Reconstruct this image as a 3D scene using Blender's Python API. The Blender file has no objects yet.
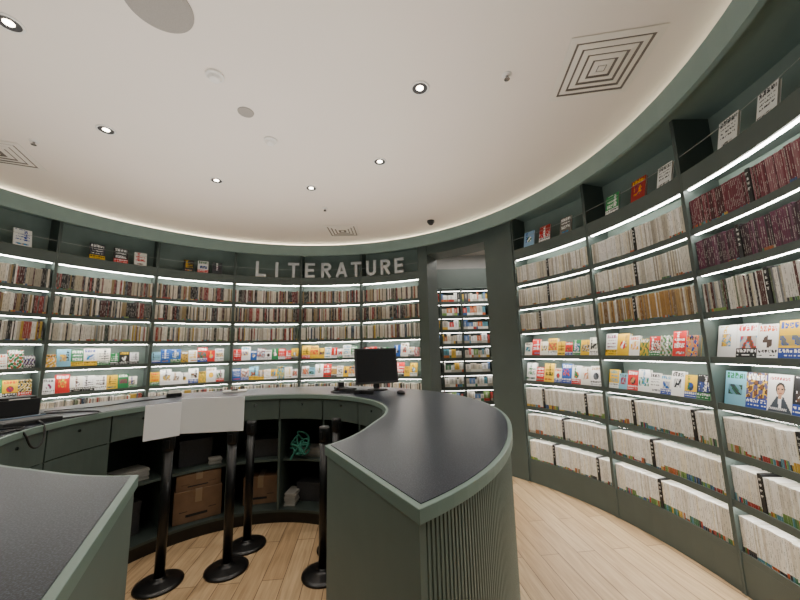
import bpy, math, random
from mathutils import Vector, Matrix, Euler
random.seed(7)
D=bpy.data; COL=bpy.context.scene.collection
CX,CY=-1.110,2.246
R=3.145; RR=2.896; ZC=3.22; ZR=3.166
DEP=0.27
rad=math.radians
def lin(c):
    return tuple(((v/255)/12.92 if v/255<=0.04045 else ((v/255+0.055)/1.055)**2.4) for v in c)
def P(th,r,z):
    t=rad(th); return (CX+r*math.sin(t),CY+r*math.cos(t),z)

# ---------------- materials ----------------
def mat(name,c,rough=.6,metal=0,var=.06,scale=8,emit=0,bump=0,spec=.5,coat=0):
    m=D.materials.new(name); m.use_nodes=True; nt=m.node_tree; b=nt.nodes["Principled BSDF"]
    L=lin(c)
    tc=nt.nodes.new("ShaderNodeTexCoord"); nz=nt.nodes.new("ShaderNodeTexNoise"); nz.inputs["Scale"].default_value=scale; nz.inputs["Detail"].default_value=4
    nt.links.new(tc.outputs["Object"],nz.inputs["Vector"])
    rp=nt.nodes.new("ShaderNodeValToRGB"); e=rp.color_ramp.elements
    e[0].position=.3; e[1].position=.7
    e[0].color=(*[v*(1-var) for v in L],1); e[1].color=(*[min(1,v*(1+var)) for v in L],1)
    nt.links.new(nz.outputs["Fac"],rp.inputs["Fac"]); nt.links.new(rp.outputs["Color"],b.inputs["Base Color"])
    b.inputs["Roughness"].default_value=rough; b.inputs["Metallic"].default_value=metal
    b.inputs["Specular IOR Level"].default_value=spec; b.inputs["Coat Weight"].default_value=coat
    if emit:
        b.inputs["Emission Color"].default_value=(*L,1); b.inputs["Emission Strength"].default_value=emit
    if bump:
        bp=nt.nodes.new("ShaderNodeBump"); bp.inputs["Strength"].default_value=bump; bp.inputs["Distance"].default_value=.002
        nt.links.new(nz.outputs["Fac"],bp.inputs["Height"]); nt.links.new(bp.outputs["Normal"],b.inputs["Normal"])
    return m
M={}
M['green']=mat("dark_green_laminate",(78,90,86),.5,var=.05,scale=5)
M['greenin']=mat("inner_green_laminate",(124,141,133),.6,var=.05)
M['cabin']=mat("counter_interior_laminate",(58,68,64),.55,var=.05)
M['drawer']=mat("drawer_green_laminate",(80,93,87),.5,var=.05)
M['rim']=mat("sage_rim_paint",(122,144,139),.45,var=.03)
M['sage']=mat("sage_counter_laminate",(102,115,107),.5,var=.04)
M['edge']=mat("sage_edge_band",(114,134,125),.4,var=.03)
M['ceil']=mat("ceiling_paint",(228,219,209),.9,var=.01,scale=2)
M['led']=mat("led_strip_diffuser",(255,250,242),.5,var=0,emit=40)
M['ledfar']=mat("far_led_strip",(255,250,242),.5,var=0,emit=12)
M['cove']=mat("cove_light_diffuser",(255,240,215),.5,var=0,emit=15)
M['lamp']=mat("downlight_lens",(255,244,225),.5,var=0,emit=20)
M['white']=mat("white_plastic",(225,222,216),.5,var=.02)
M['vent']=mat("vent_enamel",(224,218,208),.5,var=.02)
M['ventdark']=mat("dark_gap",(40,38,36),.8,var=.1)
M['ventgap']=mat("vent_shadow_gap",(112,105,97),.8,var=.1)
M['gray']=mat("gray_speaker_mesh",(150,145,138),.8,var=.08,scale=300)
M['keys']=mat("dark_key_plastic",(60,60,62),.6,var=.2,scale=90)
M['chrome']=mat("chrome_reflector",(150,150,150),.2,metal=1,var=.02)
M['black']=mat("black_satin_metal",(14,14,15),.35,var=.1)
M['blackp']=mat("black_plastic",(18,19,21),.45,var=.1,scale=40)
M['screen']=mat("black_matte_screen",(12,14,18),.55,var=.02,spec=.25)
M['letter']=mat("brushed_gray_letter",(196,201,204),.38,metal=.2,var=.04,scale=30)
M['paper']=mat("white_sign_paper",(250,252,255),.6,var=.01)
M['box']=mat("brown_cardboard",(128,100,76),.85,var=.08,scale=14,bump=.2)
M['tape']=mat("packing_tape",(150,126,98),.3,var=.03)
M['cloth']=mat("teal_strap_cloth",(52,120,102),.8,var=.1,scale=60)
M['wire']=mat("steel_wire",(170,176,174),.4,metal=.5,var=.02)
M['wallin']=mat("far_room_wall",(206,206,204),.8,var=.02)
M['bluepl']=mat("blue_gray_plastic",(90,110,130),.5)
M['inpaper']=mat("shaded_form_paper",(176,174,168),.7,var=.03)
def m_top():
    m=D.materials.new("black_speckled_worktop"); m.use_nodes=True; nt=m.node_tree; b=nt.nodes["Principled BSDF"]
    tc=nt.nodes.new("ShaderNodeTexCoord"); v=nt.nodes.new("ShaderNodeTexNoise"); v.inputs["Scale"].default_value=260; v.inputs["Detail"].default_value=3
    nt.links.new(tc.outputs["Object"],v.inputs["Vector"])
    r=nt.nodes.new("ShaderNodeValToRGB"); e=r.color_ramp.elements
    e[0].position=.47; e[0].color=(*lin((26,30,38)),1); e[1].position=.78; e[1].color=(*lin((84,92,106)),1)
    nt.links.new(v.outputs["Fac"],r.inputs["Fac"]); nt.links.new(r.outputs["Color"],b.inputs["Base Color"])
    b.inputs["Roughness"].default_value=.32; b.inputs["Specular IOR Level"].default_value=.3
    return m
M['top']=m_top()
def m_floor():
    m=D.materials.new("oak_plank_floor"); m.use_nodes=True; nt=m.node_tree; b=nt.nodes["Principled BSDF"]; N=nt.nodes; Lk=nt.links
    tc=N.new("ShaderNodeTexCoord"); mp=N.new("ShaderNodeMapping"); mp.inputs["Rotation"].default_value=(0,0,rad(84))
    Lk.new(tc.outputs["Object"],mp.inputs["Vector"])
    br=N.new("ShaderNodeTexBrick"); br.offset=.37; br.inputs["Scale"].default_value=1; br.inputs["Brick Width"].default_value=1.3; br.inputs["Row Height"].default_value=.14
    br.inputs["Mortar Size"].default_value=.003; br.inputs["Mortar Smooth"].default_value=.3
    br.inputs["Color1"].default_value=(*lin((204,178,142)),1); br.inputs["Color2"].default_value=(*lin((184,155,119)),1); br.inputs["Mortar"].default_value=(*lin((108,84,60)),1)
    Lk.new(mp.outputs["Vector"],br.inputs["Vector"])
    mp2=N.new("ShaderNodeMapping"); mp2.inputs["Scale"].default_value=(1.5,22,1); Lk.new(mp.outputs["Vector"],mp2.inputs["Vector"])
    nz=N.new("ShaderNodeTexNoise"); nz.inputs["Scale"].default_value=2.2; nz.inputs["Detail"].default_value=8; nz.inputs["Distortion"].default_value=.6; Lk.new(mp2.outputs["Vector"],nz.inputs["Vector"])
    rp=N.new("ShaderNodeValToRGB"); e=rp.color_ramp.elements; e[0].position=.3; e[0].color=(.64,.59,.53,1); e[1].position=.7; e[1].color=(1.02,1.01,.98,1)
    Lk.new(nz.outputs["Fac"],rp.inputs["Fac"])
    mx=N.new("ShaderNodeMix"); mx.data_type='RGBA'; mx.blend_type='MULTIPLY'; mx.inputs[0].default_value=.9
    Lk.new(br.outputs["Color"],mx.inputs[6]); Lk.new(rp.outputs["Color"],mx.inputs[7]); Lk.new(mx.outputs[2],b.inputs["Base Color"])
    b.inputs["Roughness"].default_value=.42
    return m
M['floor']=m_floor()
def m_book():
    m=D.materials.new("printed_book_paper"); m.use_nodes=True; nt=m.node_tree; b=nt.nodes["Principled BSDF"]; N=nt.nodes; Lk=nt.links
    at=N.new("ShaderNodeAttribute"); at.attribute_name="Col"
    uv=N.new("ShaderNodeUVMap"); uv.uv_map="UVMap"; sp=N.new("ShaderNodeSeparateXYZ"); Lk.new(uv.outputs["UV"],sp.inputs[0])
    def ma(op,a,bv=None,cl=False):
        n=N.new("ShaderNodeMath"); n.operation=op; n.use_clamp=cl
        for i,x in enumerate((a,bv)):
            if x is None: continue
            if isinstance(x,(int,float)): n.inputs[i].default_value=x
            else: Lk.new(x,n.inputs[i])
        return n.outputs[0]
    X,Y=sp.outputs[0],sp.outputs[1]
    fx=ma('FRACT',X)
    inx=ma('LESS_THAN',ma('ABSOLUTE',ma('SUBTRACT',fx,.5)),.17)
    isp=ma('GREATER_THAN',X,.99)
    cb=N.new("ShaderNodeCombineXYZ"); Lk.new(ma('MULTIPLY',X,9.0),cb.inputs[0]); Lk.new(ma('MULTIPLY',Y,34.0),cb.inputs[1])
    nz=N.new("ShaderNodeTexNoise"); nz.inputs["Scale"].default_value=1; nz.inputs["Detail"].default_value=1; Lk.new(cb.outputs[0],nz.inputs["Vector"])
    tx=ma('GREATER_THAN',nz.outputs["Fac"],.48)
    cb2=N.new("ShaderNodeCombineXYZ"); Lk.new(ma('MULTIPLY',ma('FLOOR',X),3.7),cb2.inputs[0]); Lk.new(ma('MULTIPLY',Y,3.5),cb2.inputs[1])
    nz2=N.new("ShaderNodeTexNoise"); nz2.inputs["Scale"].default_value=1.3; Lk.new(cb2.outputs[0],nz2.inputs["Vector"])
    gap=ma('GREATER_THAN',nz2.outputs["Fac"],.49)
    inr=ma('LESS_THAN',ma('ABSOLUTE',ma('SUBTRACT',Y,.55)),.4)
    f=ma('MULTIPLY',ma('MULTIPLY',ma('MULTIPLY',inx,isp),ma('MULTIPLY',tx,gap)),inr)
    bw=N.new("ShaderNodeRGBToBW"); Lk.new(at.outputs["Color"],bw.inputs[0])
    dk=ma('LESS_THAN',bw.outputs[0],.22)
    tcol=N.new("ShaderNodeMix"); tcol.data_type='RGBA'; Lk.new(dk,tcol.inputs[0]); tcol.inputs[6].default_value=(.07,.07,.075,1); tcol.inputs[7].default_value=(.75,.72,.65,1)
    mx=N.new("ShaderNodeMix"); mx.data_type='RGBA'; Lk.new(ma('MULTIPLY',f,.65),mx.inputs[0]); Lk.new(at.outputs["Color"],mx.inputs[6]); Lk.new(tcol.outputs[2],mx.inputs[7])
    Lk.new(mx.outputs[2],b.inputs["Base Color"]); b.inputs["Roughness"].default_value=.45
    return m
M['book']=m_book()

# ---------------- mesh builder ----------------
class MB:
    def __init__(s): s.v=[]; s.f=[]; s.m=[]; s.c=[]; s.uv=[]
    def face(s,idx,mi=0,c=(1,1,1),uv=None):
        s.f.append(tuple(idx)); s.m.append(mi); s.c.append(c); s.uv.append(uv)
    def add(s,pts): n=len(s.v); s.v.extend([tuple(p) for p in pts]); return n
    def quad(s,a,b,c,d,mi=0,col=(1,1,1),uv=None):
        n=s.add((a,b,c,d)); s.face((n,n+1,n+2,n+3),mi,col,uv)
    def box(s,x0,x1,y0,y1,z0,z1,mi=0,c=(1,1,1),T=None):
        p=[(x0,y0,z0),(x1,y0,z0),(x1,y1,z0),(x0,y1,z0),(x0,y0,z1),(x1,y0,z1),(x1,y1,z1),(x0,y1,z1)]
        if T is not None: p=[tuple(T@Vector(q)) for q in p]
        n=s.add(p)
        for q in ((0,3,2,1),(4,5,6,7),(0,1,5,4),(1,2,6,5),(2,3,7,6),(3,0,4,7)): s.face([n+i for i in q],mi,c)
    def lathe(s,prof,n=24,mi=0,T=None,cap=True):
        k=len(prof); base=len(s.v); pts=[]
        for i in range(n):
            a=2*math.pi*i/n
            for r,z in prof: pts.append((r*math.cos(a),r*math.sin(a),z))
        if T is not None: pts=[tuple(T@Vector(q)) for q in pts]
        s.add(pts)
        for i in range(n):
            j=(i+1)%n
            for q in range(k-1): s.face((base+i*k+q,base+j*k+q,base+j*k+q+1,base+i*k+q+1),mi)
        if cap:
            s.face([base+i*k for i in range(n)][::-1],mi); s.face([base+i*k+k-1 for i in range(n)],mi)
    def mesh(s,name,mats,O=(0,0,0),smooth=False,color=False):
        me=D.meshes.new(name); me.from_pydata([(a-O[0],b-O[1],c-O[2]) for a,b,c in s.v],[],s.f)
        for m in mats: me.materials.append(m)
        me.polygons.foreach_set("material_index",s.m)
        if color:
            ca=me.color_attributes.new("Col",'FLOAT_COLOR','CORNER'); uvl=me.uv_layers.new(name="UVMap")
            cl=[];ul=[]
            for f,c,u in zip(s.f,s.c,s.uv):
                for k in range(len(f)):
                    cl+= [c[0],c[1],c[2],1]; ul+= list(u[k]) if u else [0,0]
            ca.data.foreach_set("color",cl); uvl.data.foreach_set("uv",ul)
        if smooth: me.polygons.foreach_set("use_smooth",[True]*len(s.f))
        me.update(); return me
def arcbox(mb,r0,r1,z0,z1,t0,t1,n=6,mi=0,tf=None,rf=None):
    th=tf or (lambda r,s:t0+(t1-t0)*s)
    b=len(mb.v)
    for i in range(n+1):
        s=i/n
        for r,z in ((r0,z0),(r1,z0),(r1,z1),(r0,z1)):
            t=th(r,s); mb.v.append(P(t,rf(r,t) if rf else r,z))
    for i in range(n):
        a=b+i*4; c=a+4
        for k in range(4):
            l=(k+1)%4; mb.face((a+k,a+l,c+l,c+k),mi)
    mb.face((b,b+3,b+2,b+1),mi); e=b+n*4; mb.face((e,e+1,e+2,e+3),mi)
def fixn(me):
    import bmesh
    bm=bmesh.new(); bm.from_mesh(me); bmesh.ops.recalc_face_normals(bm,faces=bm.faces); bm.to_mesh(me); bm.free()
def obj(name,me,parent=None,loc=(0,0,0),rot=(0,0,0),label=None,cat=None,kind=None,group=None,fix=True,bevel=0):
    if fix and me is not None: fixn(me)
    o=D.objects.new(name,me); COL.objects.link(o); o.location=loc; o.rotation_euler=rot
    if parent: o.parent=parent
    if label: o["label"]=label
    if cat: o["category"]=cat
    if kind: o["kind"]=kind
    if group: o["group"]=group
    if bevel:
        b=o.modifiers.new("bevel","BEVEL"); b.width=bevel; b.segments=2; b.limit_method='ANGLE'
    return o
def struct(name,mb,m,smooth=False,fix=True):
    return obj(name,mb.mesh(name,[m],smooth=smooth),kind="structure",fix=fix)

# ---------------- room shell ----------------
mb=MB(); mb.box(-6,6,-3,9,-.1,0); struct("floor",mb,M['floor'])
mb=MB(); c=[P(i*5,3.5,ZC) for i in range(72)]; c2=[P(i*5,3.5,ZC+.08) for i in range(72)]
n=mb.add(c+c2); mb.face(range(n,n+72)); mb.face(range(n+72,n+144))
for i in range(72): j=(i+1)%72; mb.face((i,j,72+j,72+i))
struct("ceiling",mb,M['ceil'])
mb=MB(); N=120
prof=[(RR,ZR),(RR,3.0),(RR+.035,3.0),(RR+.035,3.13),(3.44,3.13),(3.44,ZR-.006),(RR+.012,ZR-.006),(RR+.012,ZR)]
for i in range(N):
    for r,z in prof: mb.v.append(P(i*360/N,r,z))
K=len(prof)
for i in range(N):
    j=(i+1)%N
    for k in range(K): l=(k+1)%K; mb.face((i*K+k,i*K+l,j*K+l,j*K+k))
o=struct("trim_1",mb,M['rim'])
mb=MB(); arcbox(mb,3.05,3.10,ZR-.004,ZR+.004,0,359.99,60)
o=obj("cove_light_strip",mb.mesh("cove",[M['cove']]),label="hidden warm cove light strip above the curved ceiling rim",cat="light")
mb=MB(); arcbox(mb,R+DEP+.02,3.5,0,ZC,-115,26.7,40); struct("wall_left",mb,M['greenin'])
mb=MB(); arcbox(mb,R+DEP+.02,3.5,0,ZC,53.8,125,24); struct("wall_right",mb,M['greenin'])
mb=MB(); arcbox(mb,3.2,3.5,0,ZC,125,245,36); struct("wall_back",mb,M['green'])
mb=MB(); arcbox(mb,3.12,3.5,0,3.13,26.75,29.3,3); struct("trim_2",mb,M['green'])
mb=MB(); arcbox(mb,3.13,3.5,0,3.13,46.3,53.75,6); struct("trim_3",mb,M['green'])
mb=MB(); arcbox(mb,3.13,3.5,2.93,3.13,29.3,46.3,6); struct("trim_4",mb,M['green'])
mb=MB(); arcbox(mb,3.44,3.5,3.13,ZC,26.7,53.8,8); struct("trim_5",mb,M['green'])
mb=MB(); arcbox(mb,3.5,7.6,3.55,3.62,5,70,14); struct("ceiling_far",mb,M['ceil'])
mb=MB(); arcbox(mb,3.44,3.5,ZC,3.56,5,70,14); struct("wall_far_lintel",mb,M['ceil'])
mb=MB(); mb.box(-.6,4.6,7.3,7.4,0,3.6); struct("wall_far",mb,M['wallin'])
mb=MB(); mb.box(-.7,-.6,5.8,7.4,0,3.6); struct("wall_far_side",mb,M['wallin'])
mb=MB(); mb.box(3.4,3.5,4.0,7.3,0,3.6); struct("wall_far_end",mb,M['wallin'])

# ---------------- bookcases ----------------
SP=17.725
Z0=.236; PIT=.291
def zrow(k): return Z0+PIT*k
bays=[]
for k in range(7): bays.append(('L',k,26.64-SP*(k+1),26.64-SP*k))
for k in range(4): bays.append(('R',k,53.835+SP*k,53.835+SP*(k+1)))
DT=.28
for side,k,a,b in bays:
    mid=(a+b)/2; O=P(mid,R+DEP/2,0)
    root=obj("bookcase",None,loc=O,label="dark green curved built-in bookcase bay with lit shelves full of books",cat="bookcase",group="curved bookcase bays")
    root.empty_display_size=.2
    mb=MB(); arcbox(mb,R+DEP-.01,R+DEP+.015,0.0,3.128,a+.02,b-.02,6); obj("back_panel",mb.mesh("back_panel",[M['greenin']],O),root)
    mb=MB(); arcbox(mb,R,R+DEP-.012,0,Z0-.03,a+DT,b-DT,6); obj("plinth",mb.mesh("plinth",[M['green']],O),root)
    for t,s in ((a,1),(b,-1)):
        mb=MB(); arcbox(mb,R-.006,R+DEP-.012,0,3.128,min(t+s*.02,t+s*DT),max(t+s*.02,t+s*DT),1)
        obj("side_panel",mb.mesh("side_panel",[M['green']],O),root)
    for r in range(8):
        z=zrow(r); mb=MB(); arcbox(mb,R+.012,R+DEP-.012,z-.022,z,a+DT,b-DT,6); arcbox(mb,R+.001,R+.011,z-.032,z+.012,a+DT,b-DT,6)
        obj("shelf",mb.mesh("shelf",[M['green']],O),root)
    mb=MB(); arcbox(mb,R+.014,R+DEP-.012,2.65,2.69,a+DT,b-DT,6); arcbox(mb,R-.004,R+.013,2.572,2.70,a+DT,b-DT,6)
    obj("top_shelf",mb.mesh("top_shelf",[M['green']],O),root)
    for r in range(1,9):
        z=zrow(r)-.032 if r<8 else 2.578
        mb=MB()
        if r==8: arcbox(mb,R+.014,R+.032,z-.012,z,a+DT+.3,b-DT-.3,4)
        else: arcbox(mb,R+.013,R+.028,z-.003,z+.006,a+DT+.3,b-DT-.3,4)
        obj("light_strip",mb.mesh("light_strip",[M['led']],O),root)
    mb=MB(); arcbox(mb,R+.002,R+.005,2.83,2.833,a+DT,b-DT,6); obj("guard_wire",mb.mesh("guard_wire",[M['wire']],O),root)

# ---------------- books ----------------
def H(s): return lin(tuple(int(s[i:i+2],16) for i in (0,2,4)))
CREAM=[H(x) for x in ("f2efe8","dedbd2","f6f4f0","cfc9bb","f0ebdf","b9b2a4","f8f7f4","e8e5de","c8c4bc","e4dcc6","a8a294","ece8e0")]
LOW=[H(x) for x in ("f8f6f2","f0ede6","fafaf7","e8e4da","f4f2ec","dad5ca","f4eedc","eeebe4")]
MIX=CREAM+[H(x) for x in ("9a3a34","27405c","c0a040","2f2f33","6a7a60","2a2a2e","8a8f94","5a3030","3d4d48","c9c2b2")]
DARK=[H(x) for x in ("6a2a2c","242428","2b2b30","8c3434","e0d8c8","b9af98","3a4450","94805a","d8d0c0","4a2428","cac2b2","343c3a","ddd5c5","1e1e22","5a5650","a29a8a","f0ece4")]
MAROON=[H(x) for x in ("6e2c3a","5a2434","86424e","703240","4a2028","96646c","7a3644")]
PURPLE=[H(x) for x in ("502c40","6a3450","3e2434","785068","34242f")]
ORANGE=[H(x) for x in ("b08440","b89050","a07038","b8965e","806038","d6c6a0","8a7050")]
BAND=[H(x) for x in ("c86438","4a7a58","3a5a8a","b04038","d0a840","88a858","c0b8a8","5a90a0","404044","b06a40","6a8a4a")]
def pal(side,k,row):
    if side=='R':
        if k==2: return {7:MAROON,6:PURPLE,5:CREAM+MIX[-6:]}.get(row,LOW)
        if k==1: return {5:ORANGE+CREAM[:2],7:CREAM,6:CREAM}.get(row,LOW)
        return CREAM if row>2 else LOW
    return {7:DARK,6:DARK,5:MIX}.get(row,MIX)
def add_book(mb,t,h,d,c1,c2,bh,T,seed,rounded=False,plate=False):
    x=t/2; pg=(.5,.48,.42)
    rows=[(0,bh),(bh,h)] if bh>0 else [(0,h)]
    prof=[(-x,0),(x,0)] if not rounded else [(-x,.0024),(-x*.6,.0004),(x*.6,.0004),(x,.0024)]
    cs=[c1,c1] if bh<=0 else [c2,c1]
    n0=int(seed)%40+1
    def W(p): return tuple(T@Vector(p)) if T is not None else p
    for (za,zb),cc in zip(rows,cs):
        for i in range(len(prof)-1):
            (xa,ya),(xb,yb)=prof[i],prof[i+1]
            ua,ub=(xa+x)/t*.98+.005+n0,(xb+x)/t*.98+.005+n0
            if (za==0 and bh>0) or plate: uv=None
            else: uv=[(ua,za/h),(ub,za/h),(ub,zb/h),(ua,zb/h)]
            mb.quad(W((xa,ya,za)),W((xb,yb,za)),W((xb,yb,zb)),W((xa,ya,zb)),0,cc,uv)
    if plate:
        rr=random.Random(seed)
        for g in range(4):
            zc=h*(.86-g*.14); s=x*.62
            for q in range(5):
                u0=rr.uniform(-s,s*.2); v0=zc+rr.uniform(-s*1.1,s*.9)
                if q%2: mb.quad(W((-s,-.0003,v0)),W((s,-.0003,v0)),W((s,-.0003,v0+x*.22)),W((-s,-.0003,v0+x*.22)),0,(.85,.85,.83))
                else: mb.quad(W((u0,-.0003,zc-s)),W((u0+x*.2,-.0003,zc-s)),W((u0+x*.2,-.0003,zc+s)),W((u0,-.0003,zc+s)),0,(.85,.85,.83))
    y0=prof[0][1]
    mb.quad(W((x,y0,0)),W((x,d,0)),W((x,d,h)),W((x,y0,h)),0,c1)
    mb.quad(W((-x,d,0)),W((-x,y0,0)),W((-x,y0,h)),W((-x,d,h)),0,c1)
    e=min(.0012,t*.15)
    mb.quad(W((-x+e,.004,h-.003)),W((x-e,.004,h-.003)),W((x-e,d,h-.003)),W((-x+e,d,h-.003)),0,c1 if plate else pg)
    mb.quad(W((-x,y0,h)),W((-x+e,.004,h)),W((-x+e,d,h)),W((-x,d,h)),0,c1)
    mb.quad(W((x-e,.004,h)),W((x,y0,h)),W((x,d,h)),W((x-e,d,h)),0,c1)
    mb.quad(W((-x,d,0)),W((x,d,0)),W((x,d,h-.003)),W((-x,d,h-.003)),0,pg)
    mb.quad(W((-x,0,0)),W((x,0,0)),W((x,d,0)),W((-x,d,0)),0,c1)
F=338.523; pr=rad(8.495)
def vis(p):
    x,y,z=p[0],p[1],p[2]-1.5
    fw=y*math.cos(pr)+z*math.sin(pr); up=-y*math.sin(pr)+z*math.cos(pr)
    if fw<.2: return False
    return abs(x/fw*F)<398 and abs(up/fw*F)<300
spines=[]
for side,k,a,b in bays:
    if (side=='L' and k>5) or (side=='R' and k>2): continue
    for row in (0,1,2,5,6,7):
        rf=R+.018; w=math.degrees(1/rf); th=a+DT+.05; end=b-DT-.05
        pl=pal(side,k,row)
        hb=random.uniform(.205,.215) if side=='R' else random.uniform(.2,.22); run=0
        zz=zrow(row)
        tag=random.randint(14,40)
        while True:
            if run<=0:
                run=random.randint(2,8) if side=='R' else random.randint(1,4)
                h0=hb+(random.uniform(-.004,.004) if side=='R' else random.uniform(-.012,.006)); c0=random.choice(pl); b0=random.choice(BAND)
                bh0=random.choice((.02,.035,.05,.03)) if row<3 else random.choice((0,0,.02,.03)); t0=random.uniform(.009,.014)
            run-=1; t=max(.008,t0+random.uniform(-.002,.003)) if side=='R' else random.uniform(.010,.019)
            if (th+(t+.001)*w)>end: break
            c=c0 if random.random()<.45 else random.choice(pl)
            h=h0+random.uniform(-.001,.001); d=random.uniform(.105,.125)
            tag-=1; istag=False
            if tag<=0 and side=='R':
                c=H("141517"); t=.024; h=.220; istag=True; tag=random.randint(34,60)
                if (th+(t+.001)*w)>end: break
            thc=th+t*w/2
            bc=b0 if random.random()<.5 else random.choice(BAND)
            spines.append(dict(th=thc,r=rf-(.006 if istag else random.uniform(0,.0015)),z=zz+.001,t=t,h=h,d=d,c=c,b=bc,bh=0 if istag else bh0,side=side,k=k,row=row,tag=istag))
            th+= (t+.0005)*w
def dist(s):
    p=P(s['th'],s['r'],s['z']+.1); s['p']=p
    q=math.sqrt(p[0]**2+p[1]**2+(p[2]-1.5)**2)
    return (q if vis(p) else q+100)-(50 if s['tag'] else 0)
spines.sort(key=dist)
ROWN={0:"lowest lit shelf",1:"low lit shelf",2:"waist-high lit shelf",5:"eye-level lit shelf",6:"upper lit shelf",7:"highest lit shelf"}
def cname(c):
    r,g,bb=c; l=.2*r+.7*g+.1*bb
    if l<.02: return "black"
    if r>g*2.2: return "maroon" if l<.12 else "red"
    if l>.5: return "cream white"
    if r>bb*2.5: return "ochre"
    if bb>r*1.5: return "dark blue"
    if l<.12: return "dark"
    return "pale gray"
tm={}
nt_=sum(1 for s in spines if s['tag'])
for i,s in enumerate(spines[:300+nt_]):
    if s['tag']: key=('tag',i%5)
    else: key=(s['c'],s['b'],s['bh'],random.randint(0,1))
    if key not in tm:
        mb=MB()
        if s['tag']: add_book(mb,.024,.220,.115,s['c'],s['b'],0,None,i*13+5,False,True)
        else: add_book(mb,.014,.195,.115,s['c'],s['b'],s['bh'],None,len(tm)*7+3,True)
        tm[key]=mb.mesh("book_mesh",[M['book']],color=True)
    nm="index_plate" if s['tag'] else "paperback_book"
    o=obj(nm,tm[key],loc=P(s['th'],s['r'],s['z']),rot=(0,0,-rad(s['th'])),fix=False,
      label=("black author index plate standing between paperbacks on the "+ROWN[s['row']]) if s['tag'] else cname(s['c'])+" spined paperback upright in row on "+ROWN[s['row']],
      cat="index plate" if s['tag'] else "book",group="index plates between paperbacks" if s['tag'] else "paperbacks on the "+ROWN[s['row']])
    if not s['tag']: o.scale=(s['t']/.014,s['d']/.115,s['h']/.195)
mb=MB()
for i,s in enumerate(spines[300+nt_:]):
    T=Matrix.Translation(P(s['th'],s['r'],s['z']))@Matrix.Rotation(-rad(s['th']),4,'Z')
    add_book(mb,s['t'],s['h'],s['d'],s['c'],s['b'],s['bh'],T,i*3+1,s['side']=='R')
fx0,fx1,fy=.35,2.35,6.75
O=((fx0+fx1)/2,fy+.15,0)
root=obj("bookcase",None,loc=O,label="dark framed straight bookcase with lit shelves seen through doorway",cat="bookcase")
b2=MB(); b2.box(fx0,fx1,fy+.28,fy+.3,0,2.9); obj("back_panel",b2.mesh("back_panel",[M['cabin']],O),root)
b2=MB(); b2.box(fx0,fx1,fy-.01,fy+.27,2.72,3.12); obj("header",b2.mesh("header",[M['cabin']],O),root)
for xx in (fx0,.80,1.22,1.78,fx1-.03):
    b2=MB(); b2.box(xx,xx+.035,fy-.002,fy+.27,0,2.72); obj("side_panel",b2.mesh("side_panel",[M['cabin']],O),root)
for r in range(9):
    z=.2+r*.28; b2=MB(); b2.box(fx0+.03,fx1-.03,fy+.01,fy+.27,z-.055,z+.012); obj("shelf",b2.mesh("shelf",[M['cabin']],O),root)
    b2=MB(); b2.box(fx0+.05,fx1-.05,fy+.02,fy+.04,z+.217,z+.225); obj("light_strip",b2.mesh("light_strip",[M['ledfar']],O),root)
    x=fx0+.05
    while x<fx1-.17:
        w_=random.choice((.03,.04,.06,.09,.11))
        if any(x<v+.035 and x+w_>v for v in (.80,1.22,1.78)): x+=.012; continue
        h=random.uniform(.13,.19)
        c=random.choice(CREAM+BAND+[H("d04040"),H("6080b0"),H("f8f8f8"),H("c08880")]); T=Matrix.Translation((x+w_/2,fy+.06,z+.013))
        add_book(mb,w_,h,.05,c,random.choice(CREAM+BAND),.05,T,5)
        x+=w_+.002
obj("paperback_books",mb.mesh("books_rest",[M['book']],color=True),kind="stuff",label="rows of cream, red and dark paperbacks filling lit shelves",cat="books",fix=False)

# face-out books
def portrait(nx,ny):
    g=[[H("f6f4f0")]*nx for _ in range(ny)]
    sk=H("c89878"); hr=H("24201e"); su=H("3a4450"); sh=H("f8f8f8")
    for j in range(ny):
        for i in range(nx):
            u=(i+.5)/nx; v=(j+.5)/ny
            if v<.42 and abs(u-.52)<.14+(.42-v)*.9: g[j][i]=su
            if .14<v<.42 and abs(u-.52)<.05+(v-.14)*.12: g[j][i]=sh
            if abs(u-.52)<.07 and .36<v<.48: g[j][i]=sk
            if ((u-.52)/.19)**2+((v-.62)/.17)**2<1: g[j][i]=hr
            if ((u-.52)/.145)**2+((v-.58)/.145)**2<1: g[j][i]=sk
            if .59<v<.63 and .04<abs(u-.52)<.11: g[j][i]=hr
            if .505<v<.52 and abs(u-.52)<.05: g[j][i]=H("904038")
            if .84<v<.93 and .08<u<.92 and i%4 and (i*7+j*3)%5: g[j][i]=H("b02830")
            if .08<v<.13 and .1<u<.8 and (i+j)%3: g[j][i]=H("f0f0f0")
    return g,H("f6f4f0")
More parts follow.
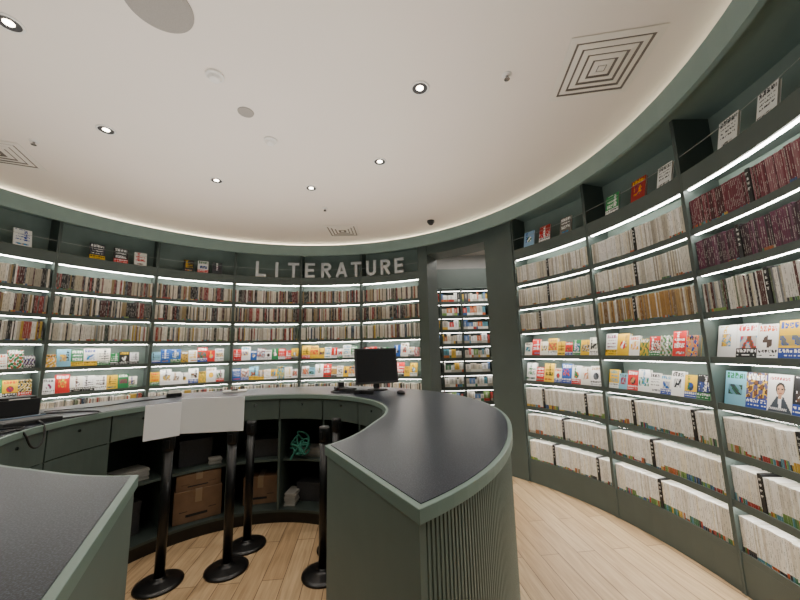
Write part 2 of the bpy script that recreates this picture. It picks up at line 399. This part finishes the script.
def design(nx,ny,rs,fb=None,plain=False):
    bases=[H(x) for x in ("fbfaf7","fbfaf7","fbfaf7","f6f2e6","fbfaf7","f4f4f4","f0c000","d81c18","1a5ab0","f0c000","1c8048","101216","d81c18","80c0d8","f8f6f0")]
    acc=[H(x) for x in ("d81c18","101216","1440a0","f0c000","107038","704020","e85a08","802858","1090c0","5a6068","b08858","283038","483830")]
    base=fb or rs.choice(bases); a1=rs.choice(acc); a2=rs.choice(acc); a3=rs.choice(bases+acc)
    if plain: a1=H("8a8a88"); a2=H("3a3c40"); a3=H("d8d6d0")
    if a1==base: a1=acc[1]
    mode=rs.randint(0,5)
    if fb and mode==1: mode=2
    if plain: mode=4
    obi=rs.random()<.5 and not plain; oc=rs.choice(acc[:5]+[H("fbfaf7")]*3)
    ph=[(rs.uniform(6,24)*rs.choice((-1,1)),rs.uniform(6,24),rs.uniform(0,6)) for _ in range(5)]
    x0,x1=rs.uniform(0,.25),rs.uniform(.7,1.01); y0,y1=rs.uniform(.25,.4),rs.uniform(.62,.8)
    if mode==1: x0,x1,y0,y1=0,1.01,.0,1.01
    if mode>=4: y0,y1=.12,.22
    tside=rs.random()<.5; tx=rs.uniform(.08,.7)
    g=[[base]*nx for _ in range(ny)]
    for j in range(ny):
        for i in range(nx):
            u=(i+.5)/nx; v=(j+.5)/ny; c=base
            n=sum(math.sin(p*u+q*v+o) for p,q,o in ph)
            if x0<u<x1 and y0<v<y1 and mode!=3:
                if n>1.1: c=a1
                elif n>.3: c=a2
                elif n>-.5: c=a3
                else: c=tuple(.5*(p+q) for p,q in zip(a1,base))
            if mode==3 and (u-.5)**2/.06+(v-.5)**2/.03<1:
                c=a1 if n>0 else a3
            g[j][i]=c
    lum=lambda c:.2*c[0]+.7*c[1]+.1*c[2]
    tc=a2 if abs(lum(a2)-lum(base))>.25 else (acc[1] if lum(base)>.3 else bases[0])
    if mode==1: tc=bases[0] if lum(a1)+lum(a2)<.5 else acc[1]
    for j in range(ny):
        for i in range(nx):
            u=(i+.5)/nx; v=(j+.5)/ny
            if tside:
                if tx<u<tx+.17 and .35<v<.95 and j%5 and rs.random()<.8: g[j][i]=tc
            else:
                if .78<v<.93 and .08<u<.92 and i%5 and rs.random()<.8: g[j][i]=tc
            if mode>=4 and .3<v<.7 and .12<u<.88 and j%(5 if mode==4 else 9)>2 and rs.random()<.6: g[j][i]=tc
            if .94<v<.97 and .1<u<.6 and rs.random()<.5: g[j][i]=tc
            if obi and v<.3:
                g[j][i]=oc
                oc2=acc[1] if lum(oc)>.3 else bases[0]
                if .17<v<.26 and .06<u<.94 and i%4 and rs.random()<.7: g[j][i]=oc2
                elif .05<v<.13 and j%2 and .06<u<.94 and rs.random()<.5: g[j][i]=oc2
    return g,base
def displayed(th,r,z,w,h,t,tilt,label,group,rs,yaw=0,fb=None,port=False,plain=False):
    nx,ny=(36,52) if port else (24,34)
    g,base=portrait(nx,ny) if port else design(nx,ny,rs,fb,plain)
    mc=MB()
    base_i=mc.add([(-w/2+w*i/nx,0,h*j/ny) for j in range(ny+1) for i in range(nx+1)])
    for j in range(ny):
        for i in range(nx):
            q=base_i+j*(nx+1)+i; mc.face((q,q+1,q+nx+2,q+nx+1),0,g[j][i])
    x=w/2; s=base
    mc.quad((-x,0,0),(-x,0,h),(-x,t,h),(-x,t,0),0,s)
    mc.quad((-x,t,0),(-x,t,h),(x,t,h),(x,t,0),0,s)
    o=obj("displayed_book",mc.mesh("cover",[M['book']],color=True),loc=P(th,r,z),rot=(-rad(tilt),0,-rad(th)+yaw),label=label,cat="book",group=group,fix=False)
    mp=MB(); mp.box(-x+.001,x-.003,.0015,t-.0015,.002,h-.003,0,(.86,.83,.75))
    obj("page_block",mp.mesh("pages",[M['book']],color=True),o,fix=False)
    return o
rs=random.Random(31)
for side,k,a,b in bays:
    if (side=='L' and k>5) or (side=='R' and k>2): continue
    for row in (3,4):
        th=a+DT+.25; w_=math.degrees(1/(R+.04))
        while True:
            w=rs.uniform(.085,.112) if rs.random()<.8 else rs.uniform(.115,.13)
            pt=False
            if side=='R' and k==2:
                w*=1.08
                if row==3: w=rs.uniform(.125,.14); pt= 93.8<th+w*w_/2<96.3
            if th+w*w_>b-DT-.2: break
            h=min(w*rs.uniform(1.6,1.85),.212)
            displayed(th+w*w_/2,R+.03,zrow(row)+.004,w,h,rs.uniform(.012,.03),13,
               "white magazine with portrait photo cover displayed face out" if pt else "colourful softcover book displayed face out, leaning back on lit shelf","books displayed face out",rs,port=pt)
            th+=(w+rs.uniform(.0005,.002))*w_
nich=[(-67,'white and black',"f4f4f0"),(-55.5,'dark illustrated',"3a3c48"),(-51.3,'dark and red',"2a2a30"),(-47.6,'white and red',"f4f0e8"),(-37.5,'dark',"303238"),(-34.3,'white with red',"f6f4f0"),(-31,'dark gray',"404448"),
      (57.6,'blue and white',"90b8d8"),(61.5,'red',"b03028"),(66.5,'gray',"706c64"),(76.6,'green and white',"3a9a5a"),(81.6,'red and dark',"a8302c"),(86.2,'white',"f4f4f0"),(95.6,'white',"f0efea"),(100.4,'white',"f2f2ee")]
for th,cn,hx in nich:
    w=rs.uniform(.13,.15); displayed(th,R+.02,2.694,w,w*1.45,.015,12,cn+" book displayed face out in the top niche","books displayed in the top niche",rs,fb=H(hx),plain=th>83)

# ---------------- LITERATURE letters (stroke built) ----------------
LH=.24; LW=.16; SW=.042
def arcp(cx,cz,rx,rz,a0,a1,n=8): return [(cx+rx*math.cos(rad(a0+(a1-a0)*i/n)),cz+rz*math.sin(rad(a0+(a1-a0)*i/n))) for i in range(n+1)]
hw=SW/2; x0,x1=-LW/2+hw,LW/2-hw
bowl=[(x0,LH-hw),(.0,LH-hw)]+arcp(.0,LH*.72,x1,LH*.28-hw,90,-90)+[(x0,LH*.44+hw)]
GL={'L':[[(x0,0),(x0,LH)],[(x0-hw,hw),(LW/2-.01,hw)]],
'I':[[(0,0),(0,LH)]],
'T':[[(0,0),(0,LH)],[(-LW/2-.005,LH-hw),(LW/2+.005,LH-hw)]],
'E':[[(x0,0),(x0,LH)],[(x0-hw,hw),(LW/2-.01,hw)],[(x0-hw,LH-hw),(LW/2-.01,LH-hw)],[(x0,LH/2),(LW/2-.025,LH/2)]],
'R':[[(x0,0),(x0,LH)],bowl,[(-.005,LH*.46),(x1+.004,0)]],
'A':[[(-LW/2+.004,0),(0,LH)],[(LW/2-.004,0),(0,LH)],[(-LW/4-.01,LH*.3),(LW/4+.01,LH*.3)]],
'U':[[(x0,LH),(x0,LH*.33)]+arcp(0,LH*.33,x1,LH*.33-hw,180,360)+[(x1,LH*.33),(x1,LH)]]}
def letter_mesh(ch):
    mb=MB(); q=0
    for st in GL[ch]:
        for i in range(len(st)-1):
            (ax,az),(bx,bz)=st[i],st[i+1]; L=math.hypot(bx-ax,bz-az)
            if L<1e-5: continue
            ex=SW*.12 if len(st)>2 else 0
            a=math.atan2(bz-az,bx-ax); q+=1; dy=.0002*(q%5)
            T=Matrix.Translation((ax,0,az))@Matrix.Rotation(-a,4,'Y')
            mb.box(-ex,L+ex,-.012-dy,.012+dy,-hw,hw,T=T)
    return mb.mesh("letter_"+ch,[M['letter']])
LT=[-19.8,-15.6,-10.9,-6.1,-1.4,3.2,7.6,12.2,16.6,20.9]
for ch,th in zip("LITERATURE",LT):
    obj("sign_letter",letter_mesh(ch),loc=P(th,R-.02,2.70),rot=(0,0,-rad(th)),label="raised gray metal capital letter %s on the bookcase top rail"%ch,cat="letter",group="letters spelling LITERATURE")

# ---------------- counter ----------------
RI,RO=1.0,1.72
A_I,A_O=-192.8,-198.7
B_I,B_O=134.6,140.0
def endA(r): return A_I+(A_O-A_I)*(r-RI)/(RO-RI)
def endB(r): return B_I+(B_O-B_I)*(r-RI)/(RO-RI)
def ss(x): x=max(0,min(1,x)); return x*x*(3-2*x)
def RF(r,t):
    k=ss((t-105)/33)+ss((-165-t)/33)
    return r+ (.105 if r<1.36 else .06)*k
def mk(inset):
    def f(r,s):
        d=math.degrees(inset/r); a=endA(r)+d; b=endB(r)-d; return a+(b-a)*s
    return f
O=(CX,CY,1.06)
wt=MB(); arcbox(wt,RI+.018,RO-.018,1.10,1.122,0,0,160,0,mk(.018),RF)
w_o=obj("worktop",wt.mesh("worktop",[M['top']],O),loc=O,label="black speckled ring-shaped worktop with sage green edge",cat="countertop")
wt=MB(); arcbox(wt,RI,RO,1.083,1.1195,0,0,160,0,mk(0),RF)
obj("edge_band",wt.mesh("edge_band",[M['edge']],O),w_o,label="sage green edge band",bevel=.002)
ZB=1.082
O=(CX,CY,0)
cab=obj("service_counter",None,loc=O,label="sage green ring-shaped service counter with ribbed outer face",cat="counter")
mb=MB(); f=mk(.03)
nr=640; pts=[]
ro_=RO-.014
for i in range(nr+1):
    s0=i/nr
    for ds,r in ((0,ro_-.0035),(.15/nr,ro_),(.72/nr,ro_),(.85/nr,ro_-.0035)):
        if i==nr and ds>0: break
        pts.append((s0+ds,r))
nb=len(pts)
for s,r in pts:
    th=f(ro_,s); q=RF(r,th); qi=RF(ro_-.05,th)
    mb.v+= [P(th,q,.09),P(th,q,ZB),P(th,qi,ZB),P(th,qi,.09)]
for i in range(nb-1):
    for k in range(4): l=(k+1)%4; mb.face((i*4+k,i*4+l,i*4+4+l,i*4+4+k))
mb.face((0,1,2,3)); e=(nb-1)*4; mb.face((e,e+3,e+2,e+1))
obj("ribbed_panel",mb.mesh("ribbed_panel",[M['sage']],O),cab)
rb=ro_-.052
mb=MB(); arcbox(mb,rb-.012,rb-.002,.11,ZB,0,0,100,0,mk(.05),RF); obj("inner_lining",mb.mesh("lining",[M['cabin']],O),cab)
mb=MB(); arcbox(mb,1.05,rb,0.0,.088,0,0,100,0,mk(.04),RF); obj("toe_kick",mb.mesh("toe",[M['black']],O),cab)
mb=MB(); arcbox(mb,1.04,rb,.089,.11,0,0,100,0,mk(.04),RF); obj("bottom_board",mb.mesh("bb",[M['cabin']],O),cab)
for e,sg in ((0,1),(1,-1)):
    mb=MB()
    def tf(r,s,e=e,sg=sg):
        base=endA(r) if e==0 else endB(r); d=math.degrees((.006 if s==0 else .028)/r); return base+sg*d
    arcbox(mb,1.012,RO-.012,0,ZB,0,0,1,0,tf,RF); obj("end_panel",mb.mesh("end_panel",[M['sage']],O),cab)
divs=[-170,-146,-122,-98,-74,-50,-26,-2,22,46,70,94,118]
edges=[-190.5]+divs+[132.3]
for t in divs:
    mb=MB(); arcbox(mb,1.035,rb-.014,.111,ZB,t-.5,t+.5,1,0,None,RF); obj("divider",mb.mesh("divider",[M['drawer']],O),cab)
for i in range(len(edges)-1):
    a,b=edges[i]+.6,edges[i+1]-.6
    mb=MB(); arcbox(mb,1.02,1.034,.90,ZB,a-.3,b+.3,8,0,None,RF); dr=obj("drawer_front",mb.mesh("drawer",[M['drawer']],O),cab)
    m_=(a+b)/2; mb=MB(); mb.lathe([(.001,0),(.009,0),(.009,.006),(.001,.006)],16,0,Matrix.Translation(P(m_,RF(1.019,m_),1.03))@Matrix.Rotation(-rad(m_),4,'Z')@Matrix.Rotation(rad(90),4,'X'))
    obj("lock",mb.mesh("lock",[M['chrome']],O),dr)
    if b<-73:
        mb=MB(); arcbox(mb,1.02,1.034,.115,.893,a-.3,b+.3,8,0,None,RF); obj("door",mb.mesh("cabdoor",[M['drawer']],O),cab)
    else:
        mb=MB(); arcbox(mb,1.12,rb-.014,.50,.518,a,b,8,0,None,RF); obj("inner_shelf",mb.mesh("ishelf",[M['drawer']],O),cab)

def carton(th,r,z,w,d,h,label,mt='box',nm="cardboard_box"):
    mb=MB(); mb.box(-w/2,w/2,-d/2,d/2,0,h,0)
    o=obj(nm,mb.mesh("carton",[M[mt]]),loc=P(th,r,z),rot=(0,0,-rad(th)),label=label,cat="box",bevel=.003)
    if mt=='box':
        m2=MB(); m2.box(-.025,.025,-d/2-.0008,d/2+.0008,h,h+.0012); m2.box(-.025,.025,-d/2-.0016,-d/2-.0004,h*.6,h); obj("packing_tape",m2.mesh("tape",[M['tape']]),o)
        m3=MB()
        for q in (-1,1): m3.box(q*w*.3-.03,q*w*.3+.03,-d/2-.0012,-d/2-.0003,h*.35,h*.37)
        m3.box(-w*.25,w*.2,-d/2-.0012,-d/2-.0003,h*.18,h*.26)
        obj("printed_mark",m3.mesh("mark",[M['ventdark']]),o)
    else:
        m2=MB(); m2.box(-w/2-.004,w/2+.004,-d/2-.004,d/2+.004,h-.02,h+.003); obj("lid",m2.mesh("lid",[M[mt]]),o)
carton(-37,1.22,.1115,.36,.24,.25,"brown cardboard box with printed marks under the counter")
carton(-37,1.23,.3625,.34,.22,.125,"flat brown cardboard box stacked on a larger one")
carton(-12,1.33,.5195,.3,.23,.16,"dark storage case on the inner counter shelf",'keys',"storage_case")
carton(10,1.33,.1115,.27,.22,.16,"dark storage case in counter compartment",'keys',"storage_case")
carton(34,1.33,.1115,.3,.24,.22,"dark storage case in counter compartment",'keys',"storage_case")
carton(-12,1.30,.1115,.30,.22,.24,"dull cardboard box on the bottom board under counter")
carton(-62,1.33,.1115,.26,.22,.24,"tall dark storage case on the bottom board",'keys',"storage_case")
carton(-38,1.36,.5195,.26,.2,.22,"dark storage case on inner shelf",'keys',"storage_case")
for th,z,c in ((10,.5195,6),(33,.5195,8),(-60,.5195,7),(2.5,.1115,9),(-31,.5195,5)):
    mb=MB()
    for q in range(c):
        T=Matrix.Translation((rs.uniform(-.006,.006),rs.uniform(-.006,.006),0))@Matrix.Rotation(rs.uniform(-.05,.05),4,'Z'); hwd=.05 if c in (9,5) else .11; mb.box(-hwd,hwd,-.09 if c!=5 else -.03,.09 if c!=5 else .03,q*.012,q*.012+.011,0,T=T)
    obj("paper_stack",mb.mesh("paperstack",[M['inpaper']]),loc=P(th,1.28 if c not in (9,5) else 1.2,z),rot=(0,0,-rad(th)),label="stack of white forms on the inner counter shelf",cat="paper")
def curve_mesh(pts,r,mt,order=4):
    cu=D.curves.new("c","CURVE"); cu.dimensions='3D'; cu.bevel_depth=r; cu.bevel_resolution=3
    sp=cu.splines.new('NURBS'); sp.points.add(len(pts)-1)
    for i,p in enumerate(pts): sp.points[i].co=(*p,1)
    sp.use_endpoint_u=True; sp.order_u=order
    to=D.objects.new("t",cu); COL.objects.link(to); bpy.context.view_layer.update(); me=D.meshes.new_from_object(to.evaluated_get(bpy.context.evaluated_depsgraph_get())); D.objects.remove(to)
    me.materials.clear(); me.materials.append(M[mt]); return me
r2=random.Random(4)
pts=[(r2.uniform(-.13,.13),r2.uniform(-.04,.02)-(.05 if i%6==0 else 0),(.01+abs(r2.gauss(0,.07))) if i%6 else -.07) for i in range(40)]
obj("strap_bundle",curve_mesh(pts,.008,'cloth'),loc=P(8,1.12,.60),rot=(0,0,-rad(13)),label="tangled teal fabric strap hanging from paper stack under counter",cat="strap",fix=False)

# ---------------- stanchions ----------------
def stanchion(x,y,h,yaw,label):
    root=obj("stanchion",None,loc=(x,y,0),rot=(0,0,yaw),label=label,cat="barrier post",group="black barrier posts inside the counter")
    b=MB(); b.lathe([(.001,0),(.142,0),(.145,.006),(.143,.014),(.12,.022),(.06,.03),(.036,.04),(.036,.05)],40); obj("base",b.mesh("base",[M['black']],smooth=True),root)
    b=MB(); b.lathe([(.031,.045),(.031,h-.1)],28); obj("pole",b.mesh("pole",[M['black']],smooth=True),root)
    b=MB(); b.lathe([(.031,h-.105),(.038,h-.1),(.038,h-.012),(.034,h),(.001,h)],28); hd=obj("belt_head",b.mesh("head",[M['blackp']],smooth=True),root)
    b=MB(); b.box(-.012,.012,-.048,-.036,h-.085,h-.03); obj("belt_clip",b.mesh("clip",[M['blackp']]),hd)
    b=MB(); b.box(-.01,.01,.036,.044,h-.08,h-.03); obj("belt_clip",b.mesh("clip",[M['blackp']]),hd)
    return root
L_="black metal barrier post with round base"
stanchion(-1.65,2.50,.95,.4,L_+" behind folded sign")
stanchion(-1.27,2.64,.95,.1,L_+" carrying white sign")
stanchion(-1.26,2.935,.95,.6,L_+" and belt head")
stanchion(-.57,2.56,.97,-.3,L_+" near counter opening")
stanchion(-.54,2.86,.97,.9,L_+" and belt head")
def sign(p0,p1,z0,z1,label):
    v=Vector((p1[0]-p0[0],p1[1]-p0[1],0)); w=v.length; yaw=math.atan2(v.y,v.x); mid=((p0[0]+p1[0])/2,(p0[1]+p1[1])/2,z0)
    mb=MB(); mb.box(-w/2,w/2,-.004,.004,0,z1-z0)
    o=obj("sign_board",mb.mesh("sign",[M['paper']]),loc=mid,rot=(0,0,yaw),label=label,cat="sign",bevel=.002)
    m2=MB(); m2.box(-.03,.03,.005,.012,-.005,.05); obj("bracket",m2.mesh("br",[M['blackp']]),o)
sign((-1.72,2.34),(-1.58,2.50),.945,1.175,"blank white sign board angled on barrier post")
sign((-1.59,2.515),(-1.16,2.565),.952,1.195,"wide blank white sign board mounted above barrier posts")

# ---------------- counter equipment ----------------
ZT=1.1225
root=obj("monitor",None,loc=(-.24,3.43,ZT),rot=(0,0,rad(22)),label="black flat screen monitor standing on the worktop",cat="monitor")
b=MB(); b.lathe([(.001,0),(.10,0),(.10,.01),(.085,.014),(.001,.014)],32); obj("base",b.mesh("b",[M['blackp']]),root)
b=MB(); b.box(-.03,.03,.03,.05,.012,.2); obj("stand_neck",b.mesh("n",[M['blackp']]),root,bevel=.003)
T=Matrix.Translation((0,0,.06))@Matrix.Rotation(rad(-10),4,'X')
b=MB(); b.box(-.22,.22,-.012,.022,0,.35,0,T=T); obj("housing",b.mesh("h",[M['blackp']]),root,bevel=.004)
b=MB(); b.box(-.205,.205,-.0135,-.0115,.02,.335,0,T=T); obj("screen",b.mesh("s",[M['screen']]),root)
def lbox(name,loc,yaw,parts,label,cat):
    root=obj(name,None,loc=loc,rot=(0,0,yaw),label=label,cat=cat)
    for pn,bx,mt in parts:
        b=MB(); b.box(*bx); obj(pn,b.mesh(pn,[M[mt]]),root,bevel=.003)
    return root
lbox("card_terminal",(-.52,3.33,ZT),.9,[("body",(-.04,.04,-.08,.08,0,.035),'blackp'),("keypad",(-.03,.03,-.065,.0,.035,.038),'keys'),("display",(-.03,.03,.015,.06,.035,.038),'screen')],"black card payment terminal lying beside the monitor","card reader")
lbox("scanner_cradle",(-.62,3.52,ZT),.4,[("body",(-.06,.06,-.05,.05,0,.03),'blackp'),("holder",(-.03,.03,-.02,.03,.03,.075),'blackp')],"black scanner cradle with cables on the worktop","cradle")
lbox("barcode_scanner",(-.33,3.12,ZT),1.2,[("handle",(-.015,.015,-.08,.04,0,.03),'blackp'),("scan_head",(-.03,.03,.04,.10,0,.035),'blackp')],"black handheld barcode scanner on worktop near monitor","scanner")
b=MB(); b.lathe([(.001,0),(.03,0),(.033,.01),(.028,.024),(.012,.032),(.001,.033)],24)
for i,v in enumerate(b.v): b.v[i]=(v[0],v[1]*1.7,v[2])
ms=obj("computer_mouse",b.mesh("mouse",[M['blackp']],smooth=True),loc=(-.01,3.08,ZT),rot=(0,0,.4),label="black computer mouse on the worktop",cat="mouse")
lbox("receipt_printer",(-2.68,2.41,ZT),rad(60),[("body",(-.10,.10,-.11,.11,0,.11),'blackp'),("lid",(-.085,.085,-.09,.07,.11,.125),'blackp'),("paper_slot",(-.05,.05,-.108,-.095,.11,.116),'white')],"black boxy receipt printer on the curved worktop","printer")
lbox("cash_tray",(-2.25,2.10,ZT),rad(70),[("body",(-.13,.13,-.09,.09,0,.025),'blackp'),("rim",(-.12,.12,.07,.085,.025,.034),'bluepl'),("mat",(-.11,.11,-.08,.06,.025,.028),'keys')],"black shallow coin tray on worktop beside cables","tray")
lbox("tablet_stand",(-1.72,3.58,ZT),rad(20),[("body",(-.11,.11,-.07,.07,0,.015),'white'),("clip",(-.03,.03,-.06,-.02,.015,.03),'blackp')],"white tray with dark clip on the worktop","tray")
lbox("small_stand",(-2.15,3.28,ZT),rad(35),[("body",(-.06,.06,-.04,.04,0,.03),'blackp'),("card",(-.045,.045,-.005,.0,.03,.06),'white')],"small dark card stand on the worktop","stand")
def cable(pts,label,r=.004):
    o=Vector(pts[0]); me=curve_mesh([tuple(Vector(p)-o) for p in pts],r,'blackp')
    obj("power_cable",me,loc=o,label=label,cat="cable",fix=False)
z=ZT+.005
cable([(-2.5,2.42,z),(-2.3,2.5,z),(-2.12,2.5,z),(-2.06,2.36,z),(-2.12,2.26,z),(-2.17,2.2,z)],"black cable snaking between printer and tray",.005)
cable([P(-99,1.06,z+.01),P(-101,1.0,z+.012),P(-102,.975,1.05),P(-105,.975,1.0),P(-109,.98,1.03),P(-110,.995,z+.01),P(-110,1.06,z+.004),P(-118,1.1,z)],"black cable drooping over the inner worktop edge",.005)
cable([P(-106,1.2,z),P(-107,1.08,z),P(-105,1.03,z+.004),P(-109,1.02,z),P(-114,1.05,z),P(-120,1.1,z)],"black cable lying loosely on worktop",.005)
cable([(-2.08,3.2,z),(-2.25,3.0,z),(-2.3,2.8,z),(-2.35,2.66,z),(-2.58,2.52,z)],"black cable running along the worktop")
cable([(-.30,3.33,z),(-.40,3.42,z),(-.48,3.42,z),(-.44,3.28,z),(-.35,3.20,z)],"coiled black cable beside monitor")
cable([(-.58,3.45,z),(-.70,3.40,z),(-.68,3.25,z),(-.56,3.22,z),(-.45,3.18,z),(-.36,3.22,z)],"looped black cable beside card terminal")

# ---------------- ceiling fixtures ----------------
def cxy(x,y): return (x*1.033,y*1.033)
def downlight(x,y,r=.05,e=28):
    root=obj("downlight",None,loc=(x,y,ZC),label="small round recessed ceiling downlight with chrome reflector",cat="downlight",group="ceiling downlights")
    b=MB(); b.lathe([(r*1.25,0.0),(r*1.25,-.006),(r,-.006),(r*.98,0)],28,cap=False); obj("trim_ring",b.mesh("ring",[M['white']],smooth=True),root,fix=False)
    b=MB(); b.lathe([(r,-.005),(r*.8,-.0035),(r*.5,-.002)],28,cap=False); obj("reflector",b.mesh("refl",[M['keys']],smooth=True),root,fix=False)
    b=MB(); b.lathe([(.0005,-.0015),(r*.45,-.0015),(r*.45,-.0032),(.0005,-.0032)],20); obj("lamp",b.mesh("lens",[M['lamp']]),root)
    l=D.lights.new("spot","SPOT"); l.energy=e; l.spot_size=rad(110); l.spot_blend=.7; l.shadow_soft_size=.05; l.color=(1,.94,.86)
    lo=D.objects.new("downlight_beam",l); COL.objects.link(lo); lo.parent=root; lo.location=(0,0,-.03)
for x,y in ((.16,1.95),(-2.14,2.28),(-.15,2.79),(-1.74,3.05),(-.88,3.25),(-1.92,1.46)): downlight(*cxy(x,y))
for x,y in ((.3,.6),(-1.2,.3),(-2.4,.8),(1.0,.9)): downlight(x,y)
def disc(name,x,y,prof,mt,label,cat,n=32):
    b=MB(); b.lathe(prof,n); return obj(name,b.mesh(name,[M[mt]],smooth=False),loc=(x,y,ZC),label=label,cat=cat)
disc("ceiling_speaker",*cxy(-1.12,1.39),[(.001,0),(.15,0),(.15,-.006),(.135,-.012),(.001,-.012)],'gray',"large round gray mesh ceiling speaker","speaker",48)
disc("ceiling_speaker",*cxy(-1.04,2.13),[(.001,0),(.055,0),(.053,-.006),(.001,-.008)],'gray',"small flat gray ceiling disc","speaker")
for x,y in ((-1.08,1.81),(-.99,2.45)):
    o=disc("smoke_detector",*cxy(x,y),[(.001,0),(.052,0),(.052,-.012),(.04,-.018),(.03,-.034),(.02,-.038),(.001,-.038)],'white',"round white ceiling smoke detector","smoke detector")
    b=MB(); b.lathe([(.0315,-.022),(.0345,-.022),(.0315,-.027)],24,cap=False); obj("sensor_slot",b.mesh("slot",[M['ventdark']]),o)
for x,y in ((.69,1.86),(-2.79,2.39),(-.85,3.75)):
    o=disc("sprinkler_head",*cxy(x,y),[(.001,0),(.03,0),(.03,-.005),(.012,-.01),(.001,-.01)],'white',"small ceiling fire sprinkler head","sprinkler")
    b=MB(); b.lathe([(.001,-.01),(.008,-.01),(.008,-.03),(.018,-.031),(.018,-.034),(.001,-.034)],16); obj("deflector",b.mesh("defl",[M['chrome']]),o)
x,y=.44,4.36
o=disc("security_camera",x,y,[(.001,0),(.05,0),(.05,-.02),(.001,-.02)],'blackp',"black dome security camera on the ceiling","camera")
b=MB(); b.lathe([(.042,-.02)]+[(.042*math.cos(a),-.02-.042*math.sin(a)) for a in (0.3,.6,.9,1.2,1.5)],24); obj("dome",b.mesh("dome",[M['blackp']],smooth=True),o)
def vent(x,y,s,yaw):
    root=obj("air_vent",None,loc=(x,y,ZC),rot=(0,0,yaw),label="square white ceiling air diffuser with concentric louvers",cat="air vent")
    b=MB(); b.box(-s/2+.02,s/2-.02,-s/2+.02,s/2-.02,-.003,-.0005); obj("dark_backing",b.mesh("bk",[M['ventgap']]),root)
    h=s/2; k=0
    while h>.04:
        w=.04 if k==0 else .03
        b=MB()
        o_,i_=h,h-w; zo,zi=(-.006,-.009) if k==0 else (-.005,-.010)
        v=[(-o_,-o_,zo),(o_,-o_,zo),(o_,o_,zo),(-o_,o_,zo),(-i_,-i_,zi),(i_,-i_,zi),(i_,i_,zi),(-i_,i_,zi)]
        v+=[(a,c,d+.003) for a,c,d in v]
        b.add(v)
        for q in range(4):
            l=(q+1)%4; b.face((q,l,4+l,4+q)); b.face((8+q,12+q,12+l,8+l)); b.face((q,8+q,8+l,l)); b.face((4+q,4+l,12+l,12+q))
        obj("louver",b.mesh("lv",[M['vent']]),root)
        h-= w+.016; k+=1
    b=MB(); b.box(-.02,.02,-.02,.02,-.010,-.006); obj("center_plate",b.mesh("cp",[M['vent']]),root)
vent(1.29,1.88,.50,rad(-9)); vent(-.80,4.66,.46,rad(0)); vent(-3.34,2.60,.46,rad(25))

# ---------------- lights ----------------
def area(name,loc,sx,sy,e,c=(1,.95,.88),rot=(0,0,0)):
    l=D.lights.new(name,"AREA"); l.shape='RECTANGLE'; l.size=sx; l.size_y=sy; l.energy=e; l.color=c
    o=D.objects.new(name,l); COL.objects.link(o); o.location=loc; o.rotation_euler=rot; return o
area("far_room_light",(1.6,6.0,3.5),1.6,.6,45)
area("added_ceiling_fill",(-1.1,2.1,1.95),3.6,3.6,62,(1,.945,.885),(rad(180),0,0))  # added lamp without a fixture, unseen from below, brightens the ceiling
w=D.worlds.new("w"); bpy.context.scene.world=w; w.use_nodes=True; w.node_tree.nodes["Background"].inputs[0].default_value=(.5,.5,.5,1); w.node_tree.nodes["Background"].inputs[1].default_value=.2
# ---------------- camera ----------------
cam=D.cameras.new("camera"); cam.sensor_width=36; cam.lens=338.523/800*36; cam.clip_start=.02
co=D.objects.new("camera",cam); COL.objects.link(co)
co.matrix_world=Matrix.Translation((0,0,1.5))@Matrix.Rotation(rad(90+8.495),4,'X')@Matrix.Rotation(rad(-1.378),4,'Z')
bpy.context.scene.camera=co
